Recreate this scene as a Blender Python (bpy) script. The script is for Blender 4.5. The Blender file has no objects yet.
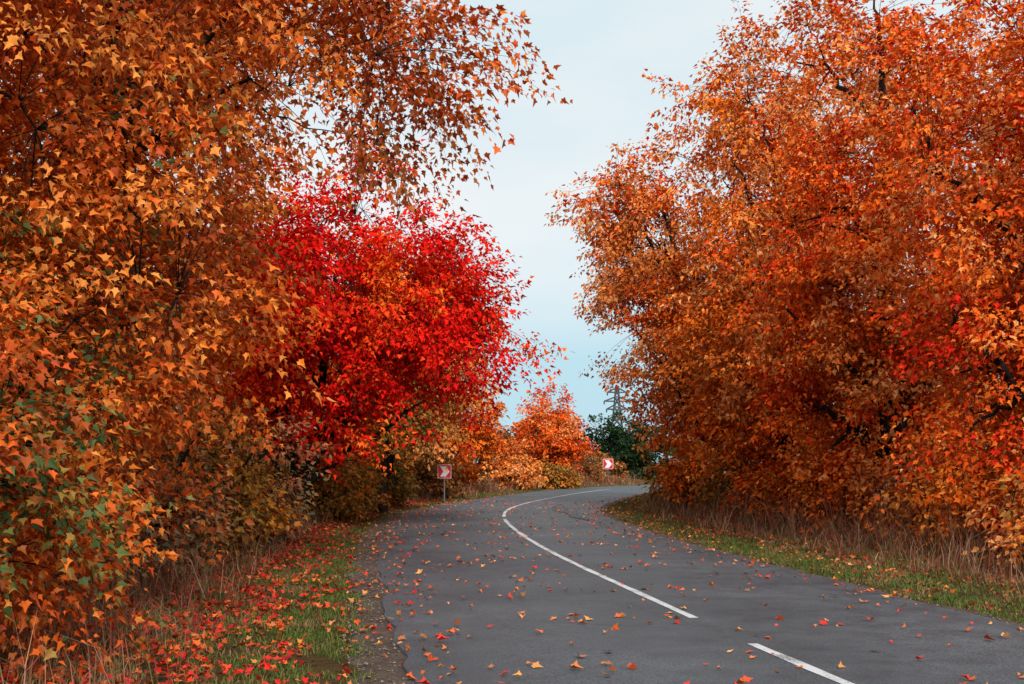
import bpy, math, random
import numpy as np
from mathutils import Vector

R = np.random.RandomState(7)
scene = bpy.context.scene
COL = scene.collection

# ------------------------------------------------------------------ helpers
def link(o, parent=None):
    COL.objects.link(o)
    if parent is not None:
        o.parent = parent
    return o

def empty(name, loc=(0, 0, 0)):
    e = bpy.data.objects.new(name, None)
    e.empty_display_size = 0.5
    e.location = loc
    return link(e)

def np_mesh(name, verts, loops, starts, mat=None, fcol=None, smooth=False):
    me = bpy.data.meshes.new(name)
    me.vertices.add(len(verts))
    me.vertices.foreach_set("co", np.ascontiguousarray(verts, dtype=np.float32).ravel())
    me.loops.add(len(loops))
    me.loops.foreach_set("vertex_index", np.ascontiguousarray(loops, dtype=np.int32))
    me.polygons.add(len(starts))
    me.polygons.foreach_set("loop_start", np.ascontiguousarray(starts, dtype=np.int32))
    me.update(calc_edges=True)
    me.polygons.foreach_set("use_smooth", np.full(len(starts), smooth, dtype=bool))
    if fcol is not None:
        a = me.attributes.new("col", 'FLOAT_COLOR', 'FACE')
        c = np.ones((len(starts), 4), dtype=np.float32)
        c[:, :3] = fcol
        a.data.foreach_set("color", c.ravel())
    if mat is not None:
        me.materials.append(mat)
    return me

def norm(a):
    return a / np.maximum(np.linalg.norm(a, axis=-1, keepdims=True), 1e-9)

class SNoise:
    def __init__(self, scale, seed, n=9, dim=3):
        r = np.random.RandomState(seed)
        self.k = norm(r.normal(size=(n, dim))) * (2 * math.pi / scale) * r.uniform(0.6, 1.7, size=(n, 1))
        self.ph = r.uniform(0, 6.28, n)
        self.n = n
    def __call__(self, p):
        return np.sin(p @ self.k.T + self.ph).sum(axis=1) / math.sqrt(self.n / 2.0)

# leaf templates --------------------------------------------------
def template(kind):
    if kind == 'maple':
        h = [(.26, -.07), (.30, .09), (.58, .30), (.34, .40), (.20, .54)]
    elif kind == 'maple5':
        h = [(.28, -.05), (.27, .14), (.54, .36), (.22, .50)]
    elif kind == 'lobed':
        h = [(.44, .22), (.24, .52)]
    else:
        h = [(.38, .4)]
    V = [(0, 0), (0, 1)] + h + [(-x, y) for x, y in h]
    n = len(h)
    f1 = [0] + list(range(2, 2 + n)) + [1]
    f2 = [1] + list(range(2 + 2 * n - 1, 1 + n, -1)) + [0]
    return np.array(V, dtype=float), [f1, f2]

def leaf_arrays(pos, tip, nrm, size, col, kind, fold=0.32, curl=0.3):
    V, F = template(kind)
    n = len(pos)
    t = norm(tip)
    s = norm(np.cross(t, nrm))
    u = np.cross(s, t)
    rs = R.uniform(-.1, 2.0, size=(n, 1))
    asp = R.uniform(.55, 1.1, size=(n, 1))
    skew = R.uniform(-.15, .15, size=(n, 1))
    x = V[:, 0][None, :] * asp + skew * V[:, 1][None, :] ** 2
    y = V[:, 1][None, :]
    z = fold * rs * np.abs(V[:, 0][None, :]) - curl * rs[::-1] * (y ** 2) * 0.6
    sz = size[:, None]
    P = pos[:, None, :] + (sz * x)[..., None] * s[:, None, :] + (sz * y)[..., None] * t[:, None, :] + (sz * z)[..., None] * u[:, None, :]
    nv = len(V)
    fl = np.array(sum(F, []))
    loops = (np.arange(n)[:, None] * nv + fl[None, :]).ravel()
    lens = np.array([len(f) for f in F])
    L = lens.sum()
    st = np.concatenate([[0], np.cumsum(lens)[:-1]])
    starts = (np.arange(n)[:, None] * L + st[None, :]).ravel()
    fc = np.repeat(col, len(F), axis=0)
    return P.reshape(-1, 3), loops, starts, fc

def tubes(P, Rd, sides):
    m, k, _ = P.shape
    T = np.gradient(P, axis=1)
    T = norm(T)
    ref = np.tile(np.array([0.31, 0.87, 0.39]), (m, k, 1))
    A = norm(np.cross(T, ref))
    B = np.cross(T, A)
    ang = np.arange(sides) * 2 * math.pi / sides
    V = P[:, :, None, :] + Rd[:, :, None, None] * (np.cos(ang)[None, None, :, None] * A[:, :, None, :] + np.sin(ang)[None, None, :, None] * B[:, :, None, :])
    idx = np.arange(m * k * sides).reshape(m, k, sides)
    a = idx[:, :-1, :]
    b = np.roll(idx, -1, axis=2)[:, :-1, :]
    c = np.roll(idx, -1, axis=2)[:, 1:, :]
    d = idx[:, 1:, :]
    q = np.stack([a, b, c, d], axis=-1).reshape(-1, 4)
    return V.reshape(-1, 3), q

def merge_quads(parts):
    vs, qs, o = [], [], 0
    for v, q in parts:
        vs.append(v); qs.append(q + o); o += len(v)
    v = np.concatenate(vs); q = np.concatenate(qs)
    return v, q.ravel(), np.arange(len(q)) * 4

def bez(a, c, b, k):
    t = np.linspace(0, 1, k)[None, :, None]
    return (1 - t) ** 2 * a[:, None] + 2 * t * (1 - t) * c[:, None] + t ** 2 * b[:, None]

# ------------------------------------------------------------------ materials
def new_mat(name):
    m = bpy.data.materials.new(name)
    m.use_nodes = True
    nt = m.node_tree
    for n in list(nt.nodes):
        nt.nodes.remove(n)
    out = nt.nodes.new("ShaderNodeOutputMaterial")
    return m, nt, out

def N(nt, t, **kw):
    n = nt.nodes.new(t)
    for k, v in kw.items():
        if k in n.inputs:
            n.inputs[k].default_value = v
        else:
            setattr(n, k, v)
    return n

def mixcol(nt, fac, a, b, blend='MIX'):
    n = nt.nodes.new("ShaderNodeMix")
    n.data_type = 'RGBA'
    n.blend_type = blend
    for sock, val in ((n.inputs[0], fac), (n.inputs[6], a), (n.inputs[7], b)):
        if isinstance(val, bpy.types.NodeSocket):
            nt.links.new(val, sock)
        elif isinstance(val, (tuple, list)):
            sock.default_value = (*val, 1) if len(val) == 3 else val
        else:
            sock.default_value = val
    return n.outputs[2]

def ramp(nt, src, p0, p1, c0=(0, 0, 0, 1), c1=(1, 1, 1, 1)):
    r = nt.nodes.new("ShaderNodeValToRGB")
    r.color_ramp.elements[0].position = p0
    r.color_ramp.elements[1].position = p1
    r.color_ramp.elements[0].color = c0
    r.color_ramp.elements[1].color = c1
    nt.links.new(src, r.inputs[0])
    return r.outputs[0]

def noise(nt, scale, detail=4, rough=0.55, vec=None):
    n = N(nt, "ShaderNodeTexNoise")
    n.inputs["Scale"].default_value = scale
    n.inputs["Detail"].default_value = detail
    n.inputs["Roughness"].default_value = rough
    if vec is not None:
        nt.links.new(vec, n.inputs["Vector"])
    return n.outputs["Fac"]

def leaf_material(name, transl=0.0, gloss=.0):
    m, nt, out = new_mat(name)
    at = N(nt, "ShaderNodeAttribute"); at.attribute_name = "col"
    c = at.outputs["Color"]
    if gloss > 0:
        p = N(nt, "ShaderNodeBsdfPrincipled")
        p.inputs["Roughness"].default_value = .5
        p.inputs["Specular IOR Level"].default_value = gloss
        nt.links.new(c, p.inputs["Base Color"])
    else:
        p = N(nt, "ShaderNodeBsdfDiffuse")
        nt.links.new(c, p.inputs["Color"])
    if transl > 0:
        tr = N(nt, "ShaderNodeBsdfTranslucent")
        nt.links.new(c, tr.inputs["Color"])
        mx = N(nt, "ShaderNodeMixShader")
        mx.inputs[0].default_value = transl
        nt.links.new(p.outputs[0], mx.inputs[1])
        nt.links.new(tr.outputs[0], mx.inputs[2])
        nt.links.new(mx.outputs[0], out.inputs[0])
    else:
        nt.links.new(p.outputs[0], out.inputs[0])
    return m

M_LEAF = leaf_material("leaf_foliage", 0.)
M_LEAFN = leaf_material("leaf_foliage_near", .15, .2)
M_FALLEN = leaf_material("fallen_leaf", 0., 0.2)
M_GRASS = leaf_material("grass_blade", 0.)

def bark_material():
    m, nt, out = new_mat("bark")
    tc = N(nt, "ShaderNodeTexCoord")
    mp = N(nt, "ShaderNodeMapping"); mp.inputs["Scale"].default_value = (9, 9, 1.6)
    nt.links.new(tc.outputs["Object"], mp.inputs[0])
    nz = noise(nt, 2.0, 3, .65, mp.outputs[0])
    p = N(nt, "ShaderNodeBsdfDiffuse")
    nt.links.new(ramp(nt, nz, .3, .7, (.012, .009, .008, 1), (.05, .037, .032, 1)), p.inputs["Color"])
    b = N(nt, "ShaderNodeBump"); b.inputs["Strength"].default_value = .8; b.inputs["Distance"].default_value = .03
    nt.links.new(nz, b.inputs["Height"]); nt.links.new(b.outputs[0], p.inputs["Normal"])
    nt.links.new(p.outputs[0], out.inputs[0])
    return m
M_BARK = bark_material()

def simple_mat(name, col, rough=.5, metal=0., var=.25, scale=8):
    m, nt, out = new_mat(name)
    tc = N(nt, "ShaderNodeTexCoord")
    nz = noise(nt, scale, 4, .6, tc.outputs["Object"])
    d = tuple(c * (1 - var) for c in col)
    e = tuple(min(1, c * (1 + var * .5)) for c in col)
    p = N(nt, "ShaderNodeBsdfPrincipled"); p.inputs["Roughness"].default_value = rough
    p.inputs["Metallic"].default_value = metal
    nt.links.new(ramp(nt, nz, .3, .7, (*d, 1), (*e, 1)), p.inputs["Base Color"])
    nt.links.new(p.outputs[0], out.inputs[0])
    return m

# ------------------------------------------------------------------ road centreline
CP = np.array([(30, -42), (15.5, -28), (9.4, -14), (6.3, -4), (4.6, 1), (3.25, 5.3), (2.46, 8.7), (1.88, 12.5), (1.38, 16), (.94, 19.2),
               (.4, 24), (-.02, 29.3), (-.24, 34), (-.15, 39.5), (.58, 46), (2.1, 54), (3.9, 62), (6.2, 70), (9.8, 78),
               (15.5, 86), (23, 92), (34, 97), (50, 101), (80, 106), (140, 112)], dtype=float)
def catmull(P, step=.4):
    out = []
    for i in range(1, len(P) - 2):
        p0, p1, p2, p3 = P[i - 1], P[i], P[i + 1], P[i + 2]
        n = max(2, int(np.linalg.norm(p2 - p1) / step))
        t = np.arange(n)[:, None] / n
        out.append(.5 * ((2 * p1) + (-p0 + p2) * t + (2 * p0 - 5 * p1 + 4 * p2 - p3) * t ** 2 + (-p0 + 3 * p1 - 3 * p2 + p3) * t ** 3))
    return np.concatenate(out)
CL = catmull(CP)
for _ in range(14):
    CL[1:-1] = (CL[:-2] + 2 * CL[1:-1] + CL[2:]) / 4
CT = norm(np.gradient(CL, axis=0))
CN = np.stack([CT[:, 1], -CT[:, 0]], axis=1)
S = np.concatenate([[0], np.cumsum(np.linalg.norm(np.diff(CL, axis=0), axis=1))])
def at_y(y):
    return int(np.argmin(np.abs(CL[:, 1] - y) + (np.abs(CL[:, 0]) > 60) * 1000))
HW = 3.2

def road_dist(p):
    out = np.empty(len(p))
    for i in range(0, len(p), 20000):
        q = p[i:i + 20000]
        d = ((q[:, None, :] - CL[None, ::2, :]) ** 2).sum(-1)
        j = d.argmin(1) * 2
        v = q - CL[j]
        sg = np.sign((v * CN[j]).sum(1))
        out[i:i + 20000] = sg * np.sqrt(d.min(1))
    return out

gn = SNoise(7, 3, dim=2)
gn2 = SNoise(1.7, 4, dim=2)
def ground_z(xy):
    d = np.abs(road_dist(xy))
    w = np.clip((d - 4.6) / 4, 0, 1)
    far = np.clip(1 - (np.linalg.norm(xy, axis=1) - 150) / 100, 0, 1)
    return -.03 + w * far * (.10 * gn(xy) + .03 * gn2(xy) + .06)

def strip(name, offs, zs, mat, i0=0, i1=None, jitter=0.0, seed=1, parent=None):
    i1 = len(CL) if i1 is None else i1
    idx = np.arange(i0, i1)
    k = len(offs)
    r = SNoise(2.3, seed, dim=2); r2 = SNoise(.8, seed + 9, dim=2)
    V = np.zeros((len(idx), k, 3))
    for c, (o, z) in enumerate(zip(offs, zs)):
        oo = np.full(len(idx), float(o))
        j = jitter[c] if isinstance(jitter, (list, tuple)) else jitter
        if j:
            q = CL[idx] + c * 17 * (1 if j > 0 else 0)
            oo = oo + j * (r(q) * .6 + r2(q) * .4)
        V[:, c, :2] = CL[idx] + CN[idx] * oo[:, None]
        V[:, c, 2] = z
    id2 = np.arange(len(idx) * k).reshape(len(idx), k)
    q = np.stack([id2[:-1, :-1], id2[:-1, 1:], id2[1:, 1:], id2[1:, :-1]], -1).reshape(-1, 4)
    me = np_mesh(name, V.reshape(-1, 3), q.ravel(), np.arange(len(q)) * 4, mat)
    o = bpy.data.objects.new(name, me)
    return link(o, parent)

def asphalt():
    m, nt, out = new_mat("asphalt")
    geo = N(nt, "ShaderNodeNewGeometry")
    P = geo.outputs["Position"]
    big = noise(nt, .3, 5, .6, P)
    mid = noise(nt, 2.2, 6, .65, P)
    fine = noise(nt, 55, 3, .75, P)
    c = ramp(nt, big, .35, .68, (.050, .056, .064, 1), (.090, .099, .110, 1))
    c = mixcol(nt, 1, c, ramp(nt, mid, .32, .68, (.76, .76, .77, 1), (1.18, 1.18, 1.18, 1)), 'MULTIPLY')
    c = mixcol(nt, 1, c, ramp(nt, fine, .35, .66, (.4, .4, .41, 1), (1.7, 1.67, 1.65, 1)), 'MULTIPLY')
    dn = noise(nt, 1.2, 4, .6, P)
    mpv = N(nt, "ShaderNodeVectorMath", operation='ADD')
    nt.links.new(P, mpv.inputs[0])
    sc = N(nt, "ShaderNodeVectorMath", operation='SCALE'); sc.inputs["Scale"].default_value = 1.3
    nt.links.new(dn, sc.inputs[0]); nt.links.new(sc.outputs[0], mpv.inputs[1])
    vo = N(nt, "ShaderNodeTexVoronoi"); vo.feature = 'DISTANCE_TO_EDGE'; vo.inputs["Scale"].default_value = .33
    nt.links.new(mpv.outputs[0], vo.inputs["Vector"])
    ck = ramp(nt, vo.outputs["Distance"], .0, .009, (1, 1, 1, 1), (0, 0, 0, 1))
    gate = ramp(nt, noise(nt, .22, 2, .5, P), .45, .55)
    mm = N(nt, "ShaderNodeMath", operation='MULTIPLY')
    nt.links.new(ck, mm.inputs[0]); nt.links.new(gate, mm.inputs[1])
    mm2 = N(nt, "ShaderNodeMath", operation='MULTIPLY'); mm2.inputs[1].default_value = .7
    nt.links.new(mm.outputs[0], mm2.inputs[0])
    c = mixcol(nt, mm2.outputs[0], c, (.025, .025, .025))
    p = N(nt, "ShaderNodeBsdfPrincipled")
    nt.links.new(c, p.inputs["Base Color"])
    nt.links.new(ramp(nt, mid, .3, .7, (.5, .5, .5, 1), (.75, .75, .75, 1)), p.inputs["Roughness"])
    p.inputs["Specular IOR Level"].default_value = .4
    b = N(nt, "ShaderNodeBump"); b.inputs["Strength"].default_value = .6; b.inputs["Distance"].default_value = .008
    nt.links.new(fine, b.inputs["Height"]); nt.links.new(b.outputs[0], p.inputs["Normal"])
    nt.links.new(p.outputs[0], out.inputs[0])
    return m
M_ASPH = asphalt()
strip("asphalt_road", [-HW - .05, -HW, -1.7, 0, 1.7, HW, HW + .05], [-.06, .012, .03, .04, .03, .012, -.06], M_ASPH,
      jitter=[-.06, -.06, 0, 0, 0, -.05, -.05], seed=5)

def paint():
    m, nt, out = new_mat("road_paint")
    geo = N(nt, "ShaderNodeNewGeometry"); P = geo.outputs["Position"]
    w = noise(nt, 40, 5, .75, P)
    w2 = noise(nt, 2.0, 4, .6, P)
    ad = N(nt, "ShaderNodeMath", operation='ADD'); nt.links.new(w, ad.inputs[0]); nt.links.new(w2, ad.inputs[1])
    p = N(nt, "ShaderNodeBsdfPrincipled"); p.inputs["Roughness"].default_value = .6
    c = ramp(nt, ad.outputs[0], .78, 1.02, (.13, .13, .13, 1), (.60, .61, .62, 1))
    nt.links.new(c, p.inputs["Base Color"]); nt.links.new(p.outputs[0], out.inputs[0])
    return m
M_PAINT = paint()
marks = empty("road_centre_line")
def line(y0, y1):
    strip("painted_line", [-.05, .05], [.044, .044], M_PAINT, at_y(y0), at_y(y1), jitter=.006, seed=8, parent=marks)
line(12.3, 33.5)
line(34.5, 70)
line(4.2, 10.7)
line(-3, 1.5)
line(-14, -6)

def blotch(name, cx, cy, L, W, ang, z, mat, seed):
    r = np.random.RandomState(seed)
    n = 40
    a = np.arange(n) / n * 2 * math.pi
    rad = 1 + .18 * np.sin(3 * a + r.rand() * 6) + .12 * np.sin(7 * a + r.rand() * 6) + .06 * r.normal(size=n)
    x = np.cos(a) * rad * L / 2; y = np.sin(a) * rad * W / 2
    V = np.stack([cx + x * math.cos(ang) - y * math.sin(ang), cy + x * math.sin(ang) + y * math.cos(ang), np.full(n, z)], 1)
    me = np_mesh(name, V, np.arange(n), np.array([0]), mat)
    return link(bpy.data.objects.new(name, me))
M_STREAK = simple_mat("dark_streak_mat", (.032, .034, .036), .6, var=.4, scale=3)  # thin dark grey sheets standing for tyre and wet marks on the asphalt
blotch("dark_streak", 1.75, 41, 8, .5, 1.55, .042, M_STREAK, 2)
blotch("dark_streak", 2.0, 34.5, 3.6, .35, 1.65, .040, M_STREAK, 3)

def gravel():
    m, nt, out = new_mat("gravel")
    geo = N(nt, "ShaderNodeNewGeometry"); P = geo.outputs["Position"]
    f = noise(nt, 45, 4, .75, P); g = noise(nt, 3.2, 5, .7, P)
    c = ramp(nt, f, .35, .68, (.026, .017, .014, 1), (.24, .16, .12, 1))
    c = mixcol(nt, ramp(nt, g, .42, .6), c, (.075, .047, .033))
    p = N(nt, "ShaderNodeBsdfPrincipled"); p.inputs["Roughness"].default_value = .95
    nt.links.new(c, p.inputs["Base Color"])
    b = N(nt, "ShaderNodeBump"); b.inputs["Strength"].default_value = 1; b.inputs["Distance"].default_value = .03
    nt.links.new(f, b.inputs["Height"]); nt.links.new(b.outputs[0], p.inputs["Normal"])
    nt.links.new(p.outputs[0], out.inputs[0])
    return m
M_GRAV = gravel()
strip("gravel_shoulder", [-HW - .48, -HW - .34, -HW + .15], [-.05, -.014, -.004], M_GRAV, jitter=[.16, .16, 0], seed=21)
strip("gravel_shoulder", [HW - .15, HW + .2, HW + .3], [-.004, -.014, -.05], M_GRAV, jitter=[0, .1, .1], seed=25)

# ground -----------------------------------------------------------
def axis(lo, hi, step, far):
    a = list(np.arange(lo, hi, step))
    s = step; x = hi
    while x < far:
        a.append(x); s *= 1.35; x += s
    a.append(far)
    s = step; x = lo; b = []
    while x > -far:
        s *= 1.35; x -= s; b.append(max(x, -far))
    return np.array(sorted(set(b + a)))
ax = axis(-35, 45, .8, 3000); ay = axis(-20, 125, .8, 3000)
GX, GY = np.meshgrid(ax, ay)
xy = np.stack([GX.ravel(), GY.ravel()], 1)
V = np.concatenate([xy, ground_z(xy)[:, None]], 1)
idg = np.arange(len(xy)).reshape(GX.shape)
q = np.stack([idg[:-1, :-1], idg[:-1, 1:], idg[1:, 1:], idg[1:, :-1]], -1).reshape(-1, 4)
def ground_mat():
    m, nt, out = new_mat("ground_soil_grass")
    geo = N(nt, "ShaderNodeNewGeometry"); P = geo.outputs["Position"]
    a = noise(nt, .6, 5, .6, P); b_ = noise(nt, 14, 5, .7, P); c_ = noise(nt, 70, 3, .7, P)
    c = ramp(nt, a, .38, .62, (.045, .05, .016, 1), (.085, .045, .022, 1))
    c = mixcol(nt, 1, c, ramp(nt, b_, .3, .7, (.5, .5, .5, 1), (1.5, 1.4, 1.3, 1)), 'MULTIPLY')
    c = mixcol(nt, ramp(nt, c_, .60, .66), c, (.34, .07, .02))
    p = N(nt, "ShaderNodeBsdfPrincipled"); p.inputs["Roughness"].default_value = .95
    p.inputs["Specular IOR Level"].default_value = .1
    nt.links.new(c, p.inputs["Base Color"])
    b = N(nt, "ShaderNodeBump"); b.inputs["Strength"].default_value = .9; b.inputs["Distance"].default_value = .05
    nt.links.new(b_, b.inputs["Height"]); nt.links.new(b.outputs[0], p.inputs["Normal"])
    nt.links.new(p.outputs[0], out.inputs[0])
    return m
link(bpy.data.objects.new("ground", np_mesh("ground", V, q.ravel(), np.arange(len(q)) * 4, ground_mat(), smooth=True)))

# ------------------------------------------------------------------ trees
ORANGE = np.array([(.86, .16, .014), (.92, .25, .025), (.76, .10, .010), (.93, .36, .07), (.56, .055, .010), (.84, .20, .024)])
DEEP = np.array([(.82, .15, .013), (.90, .215, .022), (.66, .09, .010), (.48, .075, .012), (.92, .31, .05), (.42, .12, .022)])
RED = np.array([(.96, .020, .012), (.96, .040, .014), (.86, .011, .010), (.96, .085, .015), (.96, .028, .012), (.62, .008, .010)])
PEACH = np.array([(.90, .31, .075), (.93, .44, .17), (.86, .23, .04), (.82, .36, .12), (.68, .15, .03), (.90, .28, .05)])
SCAR = np.array([(.88, .13, .016), (.92, .18, .020), (.80, .075, .012), (.92, .37, .12), (.62, .038, .010), (.92, .23, .036)])
OLIVE = np.array([(.36, .19, .04), (.50, .21, .035), (.22, .16, .04), (.62, .19, .025), (.40, .13, .03), (.16, .15, .04)])
PINK = np.array([(.56, .19, .09), (.42, .23, .11), (.62, .15, .05), (.30, .21, .10), (.66, .30, .15), (.20, .19, .09)])
GREEN = np.array([(.02, .05, .018), (.03, .065, .022), (.018, .04, .018), (.04, .065, .022), (.05, .06, .02), (.02, .035, .018)])
BROWN = np.array([(.34, .11, .035), (.44, .14, .03), (.24, .08, .03), (.52, .19, .045), (.20, .11, .035), (.38, .19, .07)])

def make_tree(name, base, lobes, twigs=900, lpt=42, leaf=.12, pal=ORANGE, kind='kite', seed=1, tr=.16,
              limbs_per=4, gap=-.45, stems=1, twl=(.5, 1.15), spread=.18, shell=.42, accent=None, acc_amt=0.0, mat=None):
    r = np.random.RandomState(seed)
    L = np.array([l[:6] for l in lobes], float)
    dens = np.array([l[6] if len(l) > 6 else 1. for l in lobes])
    bx, by = base
    bz = float(ground_z(np.array([[bx, by]]))[0]) - .1
    root = empty(name, (bx, by, bz))
    org = np.array([bx, by, bz])
    top = max(L[:, 2] + L[:, 5] * .6)
    wood = []
    skel = []
    for s in range(stems):
        ctr = L[:, :2].mean(0)
        off = r.normal(size=2) * (.12 + .25 * (stems > 1))
        k = 14
        t = np.linspace(0, 1, k)
        ang = r.rand() * 6.28
        x = bx + off[0] * (stems > 1) + (ctr[0] - bx + off[0]) * t ** 1.4 + .12 * np.sin(t * 5 + ang)
        y = by + off[1] * (stems > 1) + (ctr[1] - by + off[1]) * t ** 1.4 + .12 * np.cos(t * 4 + ang)
        z = bz + (top * r.uniform(.85, 1) - bz) * t
        P = np.stack([x, y, z], 1)
        rr = (tr * (1 - t) ** .7 + .015)
        rr[0] *= 1.5; rr[1] *= 1.1
        wood.append(tubes(P[None], rr[None], 10))
        skel.append(np.concatenate([P, rr[:, None]], 1))
    trunk = np.concatenate(skel)
    vol = (L[:, 3] * L[:, 4] * L[:, 5]) ** .5 * dens
    for li, l in enumerate(L):
        n = limbs_per
        d = norm(r.normal(size=(n, 3)) * np.array([1, 1, .8]))
        e = l[:3] + d * l[3:6] * r.uniform(.5, .85, size=(n, 1))
        tz = np.clip(e[:, 2] - r.uniform(.8, 3.0, n) - .25 * np.linalg.norm(e[:, :2] - [bx, by], axis=1), bz + .3 + .12 * top, top * .9)
        j = np.abs(trunk[:, 2][None] - tz[:, None] + r.normal(size=(n, len(trunk))) * .05).argmin(1)
        a = trunk[j, :3]
        c = a * .5 + e * .5 + np.array([0, 0, 1]) * r.uniform(0., .9, (n, 1)) + r.normal(size=(n, 3)) * .2
        P = bez(a, c, e, 10)
        P[:, 1:-1] += r.normal(size=P[:, 1:-1].shape) * .06
        r0 = np.minimum(trunk[j, 3] * .65, tr * .5) + .012
        rr = r0[:, None] * np.linspace(1, .2, 10)[None]
        wood.append(tubes(P, rr, 7))
        skel.append(np.concatenate([P.reshape(-1, 3), rr.reshape(-1, 1)], 1))
    SK = np.concatenate(skel)
    ns = int(14 * len(L))
    li = r.choice(len(L), ns, p=vol / vol.sum())
    d = norm(r.normal(size=(ns, 3)))
    e = L[li, :3] + d * L[li, 3:6] * r.uniform(.6, .98, size=(ns, 1))
    q = L[li, :3] * .35 + e * .65
    D = ((q[:, None] - SK[None, :, :3]) ** 2).sum(-1)
    j = D.argmin(1)
    a = SK[j, :3]
    c = (a + e) / 2 + np.array([0, 0, .25]) + r.normal(size=(ns, 3)) * .15
    P = bez(a, c, e, 8)
    P[:, 1:-1] += r.normal(size=P[:, 1:-1].shape) * .04
    r0 = SK[j, 3] * .5 + .006
    rr = np.minimum(r0, .05)[:, None] * np.linspace(1, .25, 8)[None]
    wood.append(tubes(P, rr, 5))
    SK = np.concatenate([SK, np.concatenate([P.reshape(-1, 3), rr.reshape(-1, 1)], 1)])
    gnz = SNoise(2.6, seed + 100); gn3 = SNoise(1.1, seed + 120)
    m = int(twigs * 3)
    li = r.choice(len(L), m, p=vol / vol.sum())
    d = norm(r.normal(size=(m, 3)))
    rad = r.uniform(0.0, 1, size=(m, 1)) ** shell
    on = SNoise(2.6, seed + 55)
    wob = 1 + .2 * np.clip(on(L[li, :3] + d * L[li, 3:6])[:, None], -1.6, 1.1)
    p = L[li, :3] + d * L[li, 3:6] * rad * wob
    keep = (gnz(p) * .75 + gn3(p) * .5 > gap) & (p[:, 2] > .25)
    lik = li[keep][:twigs]
    p = p[keep][:twigs]
    n = len(p)
    j = np.empty(n, int)
    for i in range(0, n, 500):
        D = ((p[i:i + 500, None] - SK[None, :, :3]) ** 2).sum(-1)
        j[i:i + 500] = D.argmin(1)
    a = SK[j, :3]
    v = p - a
    dist = np.linalg.norm(v, axis=1, keepdims=True)
    outd = norm(norm(v) * .7 + norm(p - L[lik, :3]) * .6 + r.normal(size=(n, 3)) * .4 + np.array([0, 0, -.1]))
    ln = r.uniform(*twl, size=n)
    pe = p + outd * (ln * .8)[:, None] + np.array([0, 0, -.18]) * ln[:, None]
    P1 = bez(a, (a + p) / 2 + np.array([0, 0, .12]) * dist, p, 4)
    P2 = bez(p, p + outd * (ln * .4)[:, None], pe, 3)[:, 1:]
    P = np.concatenate([P1, P2], 1)
    tw_r = np.full((n, 1), .004 + leaf * .016) * np.linspace(1.3, .25, 6)[None]
    wood.append(tubes(P, tw_r, 3))
    wv, wl, ws = merge_quads(wood)
    wm = np_mesh("trunk_and_branches", wv - org, wl, ws, M_BARK, smooth=True)
    link(bpy.data.objects.new("trunk_and_branches", wm), root)
    cnt = r.poisson(lpt, n)
    ti = np.repeat(np.arange(n), cnt)
    M = len(ti)
    u = r.uniform(-.2, .95, M)
    off = r.normal(size=(M, 3)) * spread * np.array([1, 1, .5])
    pos = p[ti] + outd[ti] * (u * ln[ti])[:, None] + off * (1.1 - .6 * np.clip(u, 0, 1))[:, None]
    pos[:, 2] -= .2 * np.clip(u, 0, 1) ** 2 * ln[ti]
    tip = off * .9 / spread + outd[ti] * .7 + np.array([0, 0, -.7]) + r.normal(size=(M, 3)) * .5
    nr = np.array([0, 0, 1.]) + r.normal(size=(M, 3)) * .65 + outd[ti] * .45
    sz = leaf * r.uniform(.45, 1.3, M)
    ok = pos[:, 2] > .05
    cn = SNoise(2.0, seed + 31); cn2 = SNoise(4.5, seed + 37)
    base_i = (cn(p) * .9 + cn2(p) * .7 + r.normal(size=n) * .6)
    li_ = base_i[ti] + r.normal(size=M) * .55
    order = np.argsort(pal.sum(1))
    ps = pal[order]
    f = np.clip((li_ + 2.2) / 4.0, 0, .999) * (len(ps) - 1)
    i0 = f.astype(int); fr = (f - i0)[:, None]
    col = ps[i0] * (1 - fr) + ps[np.minimum(i0 + 1, len(ps) - 1)] * fr
    rp = r.rand(M) < .22
    col[rp] = pal[r.randint(0, len(pal), rp.sum())]
    if accent is not None:
        an = SNoise(2.5, seed + 77)(p)[ti] + r.normal(size=M) * .4
        sel = an > acc_amt
        col[sel] = accent[r.randint(0, len(accent), sel.sum())]
    col = np.minimum(col * r.uniform(.66, 1.12, size=(M, 1)), .96)
    lv, ll, ls, lc = leaf_arrays(pos[ok] - org, tip[ok], nr[ok], sz[ok], col[ok], kind)
    lm = np_mesh("foliage", lv, ll, ls, mat or M_LEAF, fcol=lc)
    link(bpy.data.objects.new("foliage", lm), root)
    return root

GRN = np.array([(.13, .16, .04), (.09, .14, .04), (.36, .20, .035)])
REDA = np.array([(.88, .035, .016), (.8, .022, .014), (.9, .08, .018)])
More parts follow.
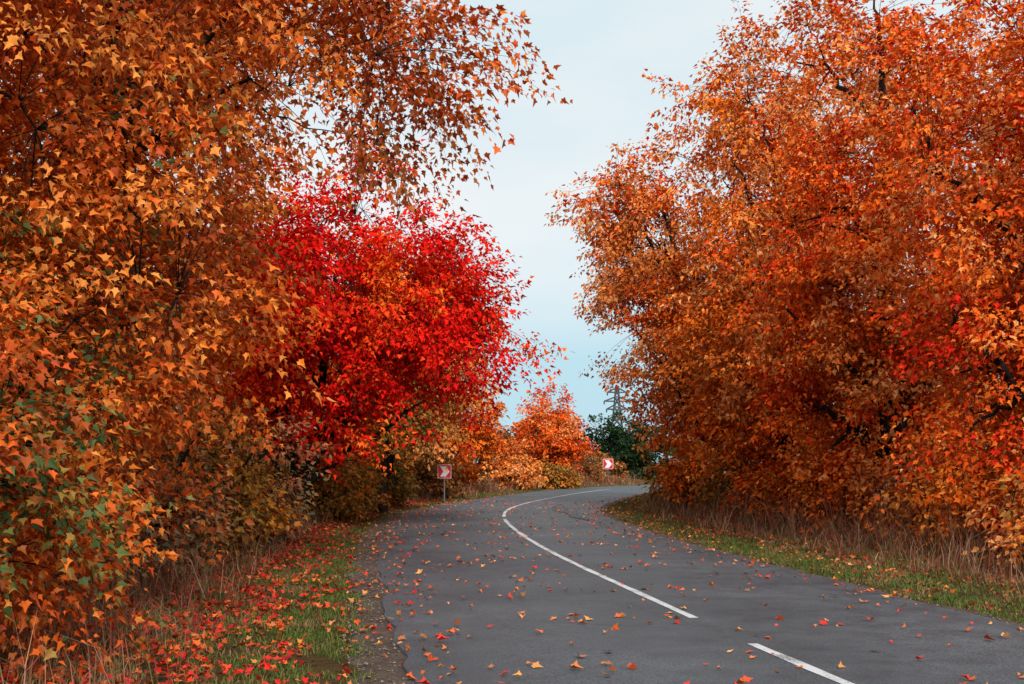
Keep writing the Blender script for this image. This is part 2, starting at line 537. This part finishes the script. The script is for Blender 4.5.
# --- left side
make_tree("maple_tree", (-6.4, 9.8), [(-5.0, 10, 3.4, 2.1, 2.3, 2.3), (-5.3, 10.2, 7, 2.8, 2.8, 2.8), (-4.35, 8.9, 1.5, 1.1, 1.2, 1.1)],
          twigs=1150, lpt=66, leaf=.079, pal=DEEP, kind='maple', seed=11, gap=-.3, accent=GRN, acc_amt=1.85, mat=M_LEAFN)
make_tree("maple_tree", (-6.8, 15), [(-5.5, 15, 4.0, 2.0, 2.6, 2.5), (-5.2, 15, 8.7, 3.2, 3.4, 3.1), (-2.55, 14.6, 7.2, 2.1, 1.9, 1.7, .7)],
          twigs=1250, lpt=56, leaf=.096, pal=DEEP, kind='maple5', seed=12, gap=-.3, tr=.2, accent=GRN, acc_amt=2.1, mat=M_LEAFN)
make_tree("maple_tree", (-8.2, 21), [(-7.4, 21, 4.6, 2.4, 2.8, 3.2), (-7.0, 21, 9.8, 3.3, 3.2, 3.2)],
          twigs=750, lpt=38, leaf=.135, pal=ORANGE, kind='lobed', seed=13)
make_tree("red_maple_tree", (-5.4, 28.5), [(-4.5, 28, 6.2, 3.1, 2.7, 2.7), (-2.1, 28.5, 5.1, 2.2, 2.1, 2.0), (-4.7, 28, 3.6, 2.4, 2, 1.7), (-5.9, 26.5, 5.2, 1.9, 1.8, 2.2)],
          twigs=1300, lpt=50, leaf=.13, pal=RED, kind='lobed', seed=14, gap=-.5, tr=.17, accent=np.array([(.95, .14, .018), (.95, .21, .025)]), acc_amt=1.5)
make_tree("maple_tree", (-4.25, 38), [(-4.5, 38, 5.0, 2.2, 2.1, 2.6), (-3.6, 38.5, 3.7, 1.6, 1.6, 1.5)],
          twigs=480, lpt=34, leaf=.155, pal=OLIVE, seed=40, tr=.15, limbs_per=5)
make_tree("maple_tree", (-4.9, 46), [(-3.9, 46, 6.6, 3.0, 3.1, 3.7), (-4.6, 46, 3.9, 2.2, 2.2, 1.6)],
          twigs=850, lpt=32, leaf=.185, pal=PEACH, seed=15)
make_tree("maple_tree", (-9, 36), [(-8.0, 36, 6, 3.4, 3.4, 4.2), (-8, 36, 2.8, 3, 3, 2)],
          twigs=450, lpt=28, leaf=.25, pal=ORANGE, seed=16)
make_tree("maple_tree", (-3.6, 60), [(-2.9, 60.5, 3.4, 2.3, 2.2, 2.4)], twigs=350, lpt=28, leaf=.21, pal=ORANGE, seed=17, tr=.1)
make_tree("maple_tree", (2.3, 77), [(2.4, 77, 4.0, 2.2, 2.1, 2.3), (3.4, 77, 3, 1.5, 1.5, 1.5)], twigs=400, lpt=32, leaf=.22, pal=SCAR, seed=18, tr=.1)
make_tree("green_tree", (10.0, 104), [(9.4, 104, 3.0, 3.2, 2.8, 2.8), (12.4, 106, 2.8, 2.6, 2.6, 2.5)], twigs=520, lpt=28, leaf=.3, pal=GREEN, seed=19, gap=-1)
# --- right side
make_tree("maple_tree", (9.8, 19), [(8.9, 19, 6.8, 2.7, 2.7, 3.0), (8.9, 19, 3.2, 2.1, 2.2, 2.1)],
          twigs=900, lpt=54, leaf=.105, pal=SCAR, kind='maple5', seed=21, tr=.24, gap=-.2, accent=REDA, acc_amt=1.3)
make_tree("maple_tree", (8.9, 26), [(8.0, 26, 6.2, 2.9, 2.8, 3.0), (8.6, 26, 10.4, 2.9, 2.8, 3.0, .5), (8.2, 26, 2.9, 2.1, 2.2, 2)],
          twigs=1100, lpt=50, leaf=.12, pal=SCAR, kind='lobed', seed=22, tr=.26, gap=-.05, limbs_per=5, accent=PEACH, acc_amt=.7)
make_tree("maple_tree", (8.1, 33), [(7.3, 33, 5.8, 2.8, 2.8, 3.6), (7.3, 33, 11, 2.7, 2.8, 3.3, .5), (7.6, 33, 2.8, 2.0, 2.2, 1.9)],
          twigs=1050, lpt=46, leaf=.14, pal=ORANGE, kind='lobed', seed=23, tr=.26, gap=-.1, limbs_per=5, accent=PEACH, acc_amt=.5)
make_tree("maple_tree", (7.6, 41), [(6.2, 41, 5.8, 2.7, 2.7, 3.2), (5.5, 41, 9.0, 2.7, 2.6, 2.6), (4.1, 41, 11.3, 2.1, 2.0, 2.0, .4)],
          twigs=950, lpt=38, leaf=.165, pal=PEACH, kind='kite', seed=24, tr=.22, gap=-.35, accent=SCAR, acc_amt=.5)
make_tree("maple_tree", (10.6, 39), [(10, 39, 13, 3.9, 3.5, 3.6, .5), (10.4, 39, 7, 3.8, 3.6, 4)],
          twigs=700, lpt=34, leaf=.19, pal=PEACH, seed=25, tr=.26, gap=.05, limbs_per=5)
make_tree("maple_tree", (14.2, 29), [(13.4, 29, 10.5, 4, 3.6, 3.4, .5), (13.5, 29, 5.2, 3.8, 3.6, 3.8)],
          twigs=700, lpt=34, leaf=.17, pal=ORANGE, seed=26, tr=.26, gap=.1, limbs_per=5)
make_tree("maple_tree", (10, 50), [(9.3, 50, 5.5, 3, 3, 4.2)], twigs=380, lpt=28, leaf=.25, pal=ORANGE, seed=27)
make_tree("maple_tree", (13.5, 59), [(13, 59, 5.6, 3.6, 3.4, 4.4)], twigs=300, lpt=28, leaf=.28, pal=PEACH, seed=28)

# --- shrubs
def shrub(x, y, r, h, pal, seed, name="shrub", leaf=.1, tw=260, kind='kite'):
    make_tree(name, (x, y), [(x, y, h * .5, r, r, h * .5), (x + .4 * r, y - .3 * r, h * .32, r * .8, r * .8, h * .33)], twigs=tw, lpt=24, leaf=leaf,
              pal=pal, seed=seed, tr=.03, stems=4, limbs_per=3, twl=(.3, .7), spread=.17, gap=-.8, shell=.5, kind=kind)
sh = [(-5.8, 13.4, 1.2, 2.0, PINK), (-6.0, 17, 1.5, 2.8, PINK), (-5.6, 20, 1.3, 2.6, OLIVE), (-6.0, 24, 1.6, 2.8, PINK), (-5.9, 33, 1.5, 2.2, OLIVE),
      (-5.9, 38, 1.2, 1.8, BROWN), (-5.4, 43.5, 1.3, 2.6, OLIVE), (-3.9, 54, 1.5, 2.4, BROWN), (-.3, 69.5, 1.7, 3.3, PEACH),
      (4.6, 86, 1.9, 2.4, BROWN), (7.2, 96, 2.0, 2.3, BROWN), (-3.6, 64.5, 1.5, 2.4, ORANGE), (2.6, 73, 1.3, 1.6, OLIVE),
      (8.8, 15.5, 1.4, 2.0, OLIVE), (8.6, 18.2, 1.2, 1.6, SCAR), (8.2, 21.5, 1.3, 1.8, DEEP), (7.8, 24.5, 1.2, 1.6, SCAR), (7.5, 28, 1.2, 1.8, DEEP),
      (7.1, 31.3, 1.1, 1.7, ORANGE), (6.9, 34.5, 1.2, 1.9, OLIVE), (6.6, 39.5, 1.3, 2.2, DEEP),
      (7.0, 45, 1.3, 2.2, OLIVE), (9.6, 54, 1.6, 2.6, BROWN), (9.8, 29, 1.8, 3, DEEP)]
for i, (x, y, r_, h, pl) in enumerate(sh):
    shrub(x, y, r_, h, pl, 200 + i, leaf=.09 + .0017 * y, tw=240 if y < 45 else 170)

def mass(name, pts, pal, seed, n=400, leaf=.38):
    r = np.random.RandomState(seed)
    lobes = []
    for (x, y, h, rr) in pts:
        lobes.append((x, y, h * .62, rr, rr, h * .4))
        lobes.append((x + r.uniform(-1, 1), y + r.uniform(-1, 1), h * .25, rr * .95, rr * .95, h * .27))
    make_tree(name, pts[len(pts) // 2][:2], lobes, twigs=n, lpt=22, leaf=leaf, pal=pal * .7, seed=seed, tr=.2, twl=(.8, 1.6), spread=.4, gap=-1.1, limbs_per=2, shell=.5)
for k, (x0, y0, pal) in enumerate([(-12, 14, DEEP), (-13, 25, ORANGE), (-14, 40, DEEP), (-10, 54, PEACH), (-7, 70, ORANGE),
                                   (16, 22, SCAR), (17, 38, DEEP), (18, 56, PEACH)]):
    mass("woodland_trees", [(x0, y0, 8, 3.8), (x0 + 2.5 * np.sign(x0), y0 + 6, 8.5, 4)], pal, 300 + k, n=380)
mass("distant_trees", [(-4, 120, 6, 5), (3, 128, 5, 5)], BROWN, 340, 350, .5)
mass("distant_trees", [(22, 125, 6, 5), (30, 122, 6, 5)], OLIVE, 341, 350, .5)

# ------------------------------------------------------------------ grass, weeds, fallen leaves
def along(n, y0, y1, d0, d1, side, r, bias=1.0):
    i0, i1 = at_y(y0), at_y(y1)
    t = r.uniform(0, 1, n) ** bias
    s = S[i0] + (S[i1] - S[i0]) * t
    d = r.uniform(d0, d1, n) * side
    x = np.interp(s, S, CL[:, 0]); y = np.interp(s, S, CL[:, 1])
    nx = np.interp(s, S, CN[:, 0]); ny = np.interp(s, S, CN[:, 1])
    return np.stack([x + nx * d, y + ny * d], 1), np.abs(d)

def blades(name, xy, h, w, col, lean, r, segs=1):
    n = len(xy)
    z = ground_z(xy) - .01
    p = np.concatenate([xy, z[:, None]], 1)
    a = r.uniform(0, 6.28, n)
    s = np.stack([np.cos(a), np.sin(a), np.zeros(n)], 1)
    ld = norm(r.normal(size=(n, 3)) * np.array([1, 1, 0]) + 1e-6)
    m1 = p + np.array([0, 0, 1]) * (h * .55)[:, None] + ld * (h * lean * .3)[:, None]
    tp = p + np.array([0, 0, 1]) * (h * (1 - .35 * lean))[:, None] + ld * (h * lean)[:, None]
    w = w[:, None]
    V = np.stack([p - s * w, p + s * w, m1 + s * w * .7, m1 - s * w * .7, tp], 1).reshape(-1, 3)
    f = np.array([0, 1, 2, 3, 3, 2, 4])
    loops = (np.arange(n)[:, None] * 5 + f).ravel()
    starts = (np.arange(n)[:, None] * 7 + np.array([0, 4])).ravel()
    me = np_mesh(name, V, loops, starts, M_GRASS, fcol=np.repeat(col, 2, axis=0))
    return link(bpy.data.objects.new(name, me))

r = np.random.RandomState(77)
parts = []
gcol = np.array([(.11, .15, .035), (.09, .12, .03), (.18, .16, .05), (.26, .17, .075), (.30, .17, .09), (.15, .15, .045)])
for side, n1 in ((-1, 60000), (1, 50000)):
    a, d = along(n1, 4, 24, HW + .15, HW + 3.6, side, r, .9)
    b, d2 = along(int(n1 * .7), 24, 85, HW + .15, HW + 3.6, side, r, 1.2)
    parts.append(np.concatenate([a, b]))
xyg = np.concatenate(parts)
rdx = road_dist(xyg)
dd = np.abs(rdx)
pn = SNoise(.9, 900, dim=2)(xyg)
edge = SNoise(1.3, 907, dim=2)(xyg) * .12 + np.where(rdx < 0, .24, .02)
keep = (pn + r.normal(size=len(xyg)) * .5 > -.7) & (r.rand(len(xyg)) < np.clip((dd - HW - edge) / .35, 0.03, 1))
xyg = xyg[keep]; pn = SNoise(1.6, 901, dim=2)(xyg); dg = np.abs(road_dist(xyg))
n = len(xyg)
ci = np.clip(2.2 + pn * 1.2 + r.normal(size=n) * 1.0 + (dg - HW - 1.6) * .9, 0, 4.99).astype(int)
dy = np.linalg.norm(xyg, axis=1)
blades("grass", xyg, r.uniform(.04, .12, n) * (1 + .5 * (dg > HW + 2)), .004 + .00035 * dy * .5, gcol[ci] * r.uniform(.7, 1.2, (n, 1)), r.uniform(.2, 1.1, n), r)

parts = []
for side, n1 in ((-1, 15000), (1, 17000)):
    a, _ = along(n1, 6, 30, HW + 1.7, HW + 4.6, side, r, 1.0)
    b, _ = along(n1, 30, 85, HW + 1.6, HW + 4.2, side, r, 1.0)
    parts += [a, b]
xw = np.concatenate(parts)
wn = SNoise(1.5, 905, dim=2)(xw)
sdw = road_dist(xw)
xw = xw[(wn * 1.1 + r.normal(size=len(xw)) * .4 + (np.abs(sdw) - HW - 2.4) * .7 > 0)]
n = len(xw)
wcol = np.array([(.36, .14, .08), (.42, .21, .13), (.22, .08, .05), (.25, .16, .07), (.50, .29, .18), (.36, .07, .04), (.16, .13, .05)])
dw = np.abs(road_dist(xw)) - HW
hn = np.clip(.75 + .35 * SNoise(1.9, 930, dim=2)(xw), .25, 1.5)
blades("tall_dry_grass", xw, r.uniform(.2, 1.1, n) ** 1.4 * np.clip(dw / 3, .45, 1.2) * hn + .08, .003 + .0003 * np.linalg.norm(xw, axis=1) * .6,
       wcol[r.randint(0, 7, n)] * r.uniform(.5, 1.1, (n, 1)), r.uniform(.1, 1.1, n), r)

def fallen(name, xy, z, size, col, flat, kind='maple'):
    n = len(xy)
    a = r.uniform(0, 6.28, n)
    tip = np.stack([np.cos(a), np.sin(a), r.normal(size=n) * flat], 1)
    nr = np.array([0, 0, 1.]) + r.normal(size=(n, 3)) * flat
    pos = np.concatenate([xy, z[:, None]], 1)
    v, l, s, c = leaf_arrays(pos, tip, nr, size, col, kind, fold=.45, curl=-.15)
    link(bpy.data.objects.new(name, np_mesh(name, v, l, s, M_FALLEN, fcol=c)))
REDL = np.array([(.75, .025, .02), (.62, .02, .02), (.85, .06, .02), (.48, .025, .02), (.8, .16, .03)])
ORL = np.array([(.90, .24, .035), (.85, .15, .02), (.92, .38, .10), (.70, .09, .02), (.66, .2, .06), (.84, .04, .02)])
a, d = along(2500, 5, 50, -HW, HW, 1, r, .95)
off = road_dist(a)
kp = r.rand(len(a)) < np.clip(.36 + .4 * (SNoise(2.2, 55, dim=2)(a)) + .3 * (np.abs(off) > 2.2) + .15 * (off < 0), .08, 1)
a = a[kp]; n = len(a)
fallen("fallen_leaves_on_road", a, np.full(n, .046), r.uniform(.04, .11, n), ORL[r.randint(0, 6, n)] * r.uniform(.65, 1.06, (n, 1)), .25)
parts = []
for side, m in ((-1, 700), (1, 500)):
    x_, _ = along(m, 6, 60, HW - .5, HW + .5, side, r, 1)
    parts.append(x_)
a = np.concatenate(parts); n = len(a)
fallen("fallen_leaves_on_shoulder", a, np.full(n, .03), r.uniform(.03, .09, n), ORL[r.randint(0, 6, n)] * r.uniform(.4, 1.05, (n, 1)), .4)
a, d = along(32000, 5, 50, HW + .4, HW + 4.5, -1, r, 1.2)
kp = r.rand(len(a)) < np.clip((d - HW - .7) / 1.5 + .35 * SNoise(1.3, 61, dim=2)(a), .05, 1)
a = a[kp]; n = len(a)
isred = SNoise(5, 62, dim=2)(a) + r.normal(size=n) * .6 > -1.0
col = np.where(isred[:, None], REDL[r.randint(0, 5, n)], ORL[r.randint(0, 6, n)])
fallen("leaf_litter", a, ground_z(a) + r.uniform(.02, .10, n), r.uniform(.04, .09, n), col * r.uniform(.45, 1.1, (n, 1)), .45, 'maple5')
a, d = along(15000, 5, 70, HW + .3, HW + 5, 1, r, 1.1)
kp = r.rand(len(a)) < np.clip((d - HW - .1) / 2.8 + .2 * SNoise(1.3, 63, dim=2)(a), .08, 1)
a = a[kp]; n = len(a)
fallen("leaf_litter", a, ground_z(a) + r.uniform(.02, .09, n), r.uniform(.04, .10, n), ORL[r.randint(0, 6, n)] * r.uniform(.35, 1.0, (n, 1)), .45, 'lobed')

# loose stones on the shoulders
parts = []
for side, m in ((-1, 2200), (1, 1000)):
    x_, _ = along(m, 6, 40, HW - .02, HW + .5, side, r, 1)
    parts.append(x_)
a = np.concatenate(parts); n = len(a)
octv = np.array([(1, 0, 0), (-1, 0, 0), (0, 1, 0), (0, -1, 0), (0, 0, 1), (0, 0, -1)], float)
octf = np.array([(0, 2, 4), (2, 1, 4), (1, 3, 4), (3, 0, 4), (2, 0, 5), (1, 2, 5), (3, 1, 5), (0, 3, 5)])
sz = r.uniform(.005, .02, n)
Vs = octv[None] * r.uniform(.6, 1.3, (n, 6, 3)) * sz[:, None, None]
th = r.uniform(0, 6.28, n); ca, sa = np.cos(th)[:, None], np.sin(th)[:, None]
Vs = np.stack([Vs[..., 0] * ca - Vs[..., 1] * sa, Vs[..., 0] * sa + Vs[..., 1] * ca, Vs[..., 2] * .7], -1)
Vs[..., :2] += a[:, None, :]; Vs[..., 2] += -.005 + sz[:, None] * .3
lo = (np.arange(n)[:, None, None] * 6 + octf[None]).reshape(-1)
sc_ = np.array([(.22, .16, .125), (.15, .12, .10), (.28, .22, .18), (.11, .085, .075)])[r.randint(0, 4, n)]
link(bpy.data.objects.new("loose_gravel", np_mesh("loose_gravel", Vs.reshape(-1, 3), lo, np.arange(n * 8) * 3, M_GRASS, fcol=np.repeat(sc_, 8, axis=0))))

# ------------------------------------------------------------------ chevron signs
M_SRED = simple_mat("sign_red", (.75, .012, .02), .4, var=.1)
M_SWHT = simple_mat("sign_white", (.9, .9, .9), .4, var=.06)
M_POST = simple_mat("galvanised_post", (.3, .3, .31), .5, .6, var=.2)
def box(x0, x1, y0, y1, z0, z1):
    V = np.array([(x, y, z) for x in (x0, x1) for y in (y0, y1) for z in (z0, z1)], float)
    F = [(0, 1, 3, 2), (4, 6, 7, 5), (0, 4, 5, 1), (2, 3, 7, 6), (0, 2, 6, 4), (1, 5, 7, 3)]
    return V, F
def poly_obj(name, V, F, mat, parent, bevel=0):
    me = bpy.data.meshes.new(name); me.from_pydata([tuple(v) for v in V], [], F); me.materials.append(mat)
    o = link(bpy.data.objects.new(name, me), parent)
    if bevel:
        b = o.modifiers.new("bevel", 'BEVEL'); b.width = bevel; b.segments = 2
    return o
def chevron_sign(x, y, zc, w, face=0.0):
    gz = float(ground_z(np.array([[x, y]]))[0])
    e = empty("chevron_road_sign", (x, y, gz))
    e.rotation_euler = (0, 0, face)
    zc -= gz
    h = w / 2
    V, F = box(-h, h, -.012, .012, zc - h, zc + h); poly_obj("white_border_panel", V, F, M_SWHT, e, .006)
    g = h * .93
    V, F = box(-g, g, -.018, -.0125, zc - g, zc + g); poly_obj("red_panel", V, F, M_SRED, e)
    t = h * .42; c = h * .64
    pts = [(-c, c * 1.15), (-c + 2 * t * .95, c * 1.15), (c + .1 * h, 0), (-c + 2 * t * .95, -c * 1.15), (-c, -c * 1.15), (c - 2 * t * .95, 0)]
    n = len(pts)
    V = [(px, -.0215, zc + pz) for px, pz in pts] + [(px, -.0185, zc + pz) for px, pz in pts]
    F = [(0, 1, 2, 5), (5, 2, 3, 4)] + [(i, i + n, (i + 1) % n + n, (i + 1) % n) for i in range(n)]
    poly_obj("white_chevron", V, F, M_SWHT, e)
    P = np.array([[(0, .045, -.15), (0, .045, zc + h * .9)]], float)
    v, qd = tubes(P, np.full((1, 2), .03), 12)
    poly_obj("post", v, [tuple(int(i) for i in f) for f in qd] + [tuple(range(12, 24))], M_POST, e)
    for zz in (zc - h * .5, zc + h * .5):
        V, F = box(-.06, .06, .0125, .02, zz - .02, zz + .02); poly_obj("bracket", V, F, M_POST, e)
chevron_sign(-2.85, 48.0, 1.3, .58, .12)
chevron_sign(7.3, 86.5, 1.55, .78, -.1)

# ------------------------------------------------------------------ lattice pylon far away
def pylon(x, y, H):
    e = empty("power_pylon", (x, y, 0))
    mat = simple_mat("pylon_steel", (.07, .08, .09), .6, .0, var=.2)
    segs = []
    lv = np.linspace(0, 1, 9)
    wid = lambda t: H * (.11 * (1 - t) ** 1.3 + .018)
    cs = [(-1, -1), (1, -1), (1, 1), (-1, 1)]
    for i in range(len(lv) - 1):
        a, b = lv[i], lv[i + 1]
        for k in range(4):
            p = lambda c, t: (cs[c][0] * wid(t), cs[c][1] * wid(t), t * H)
            segs += [(p(k, a), p(k, b)), (p(k, a), p((k + 1) % 4, b)), (p((k + 1) % 4, a), p(k, b)), (p(k, b), p((k + 1) % 4, b))]
    for t, l in ((.72, .13), (.82, .16), (.93, .12)):
        for s in (-1, 1):
            w = wid(t)
            tipp = (s * l * H, 0, t * H)
            for c in (-1, 1):
                segs += [((s * w, c * w, t * H), tipp), ((s * w, c * w, (t + .05) * H), tipp)]
            segs.append((tipp, (tipp[0], 0, t * H - .04 * H)))
    P = np.array(segs, float)
    v, qd = tubes(P, np.full(P.shape[:2], .24), 4)
    me = np_mesh("lattice", v, qd.ravel(), np.arange(len(qd)) * 4, mat)
    link(bpy.data.objects.new("lattice", me), e)
pylon(36, 390, 27.5)

# ------------------------------------------------------------------ sky, sun, camera
SUN_EL, SUN_AZ = math.radians(38), math.radians(168)
w = bpy.data.worlds.new("World"); scene.world = w; w.use_nodes = True
nt = w.node_tree
for n_ in list(nt.nodes): nt.nodes.remove(n_)
out = nt.nodes.new("ShaderNodeOutputWorld")
sky = nt.nodes.new("ShaderNodeTexSky"); sky.sky_type = 'NISHITA'; sky.sun_disc = False
sky.sun_elevation = SUN_EL; sky.sun_rotation = SUN_AZ; sky.air_density = 1.2; sky.dust_density = 2
bg1 = nt.nodes.new("ShaderNodeBackground"); bg1.inputs[1].default_value = .13
nt.links.new(sky.outputs[0], bg1.inputs[0])
tc = nt.nodes.new("ShaderNodeTexCoord")
sx = nt.nodes.new("ShaderNodeSeparateXYZ"); nt.links.new(tc.outputs["Generated"], sx.inputs[0])
mp = nt.nodes.new("ShaderNodeMapping"); mp.inputs["Scale"].default_value = (1, 1, 3.2)
nt.links.new(tc.outputs["Generated"], mp.inputs[0])
cn = nt.nodes.new("ShaderNodeTexNoise"); cn.inputs["Scale"].default_value = 1.9; cn.inputs["Detail"].default_value = 4; cn.inputs["Roughness"].default_value = .5
nt.links.new(mp.outputs[0], cn.inputs["Vector"])
cr = nt.nodes.new("ShaderNodeValToRGB")
cr.color_ramp.elements[0].position = .38; cr.color_ramp.elements[0].color = (.72, .86, .92, 1)
cr.color_ramp.elements[1].position = .6; cr.color_ramp.elements[1].color = (.91, .94, .945, 1)
nt.links.new(cn.outputs["Fac"], cr.inputs[0])
hz = nt.nodes.new("ShaderNodeMapRange"); hz.inputs[1].default_value = 0.09; hz.inputs[2].default_value = .16; hz.inputs[3].default_value = 1.0; hz.inputs[4].default_value = 0
nt.links.new(sx.outputs["Z"], hz.inputs[0])
ccol = mixcol(nt, hz.outputs[0], cr.outputs[0], (.52, .77, .89))
bg2 = nt.nodes.new("ShaderNodeBackground"); bg2.inputs[1].default_value = 1.0
nt.links.new(ccol, bg2.inputs[0])
mx = nt.nodes.new("ShaderNodeMixShader"); mx.inputs[0].default_value = .93
nt.links.new(bg1.outputs[0], mx.inputs[1]); nt.links.new(bg2.outputs[0], mx.inputs[2])
nt.links.new(mx.outputs[0], out.inputs[0])

sl = bpy.data.lights.new("sun", 'SUN'); sl.energy = 3.3; sl.angle = math.radians(18); sl.color = (1, .95, .89)
so = link(bpy.data.objects.new("sun", sl))
dirv = Vector((math.sin(SUN_AZ) * math.cos(SUN_EL), math.cos(SUN_AZ) * math.cos(SUN_EL), math.sin(SUN_EL)))
so.rotation_euler = dirv.to_track_quat('Z', 'Y').to_euler()
so.location = dirv * 60

cam = bpy.data.cameras.new("camera"); cam.lens = 40; cam.sensor_width = 36
cam.shift_y = 120 / 1024; cam.clip_start = .05; cam.clip_end = 8000
co = link(bpy.data.objects.new("camera", cam))
co.location = (0, 0, 1.7); co.rotation_euler = (math.radians(90), 0, 0)
scene.camera = co
scene.view_settings.view_transform = 'Standard'
scene.view_settings.look = 'None'
scene.view_settings.exposure = 0
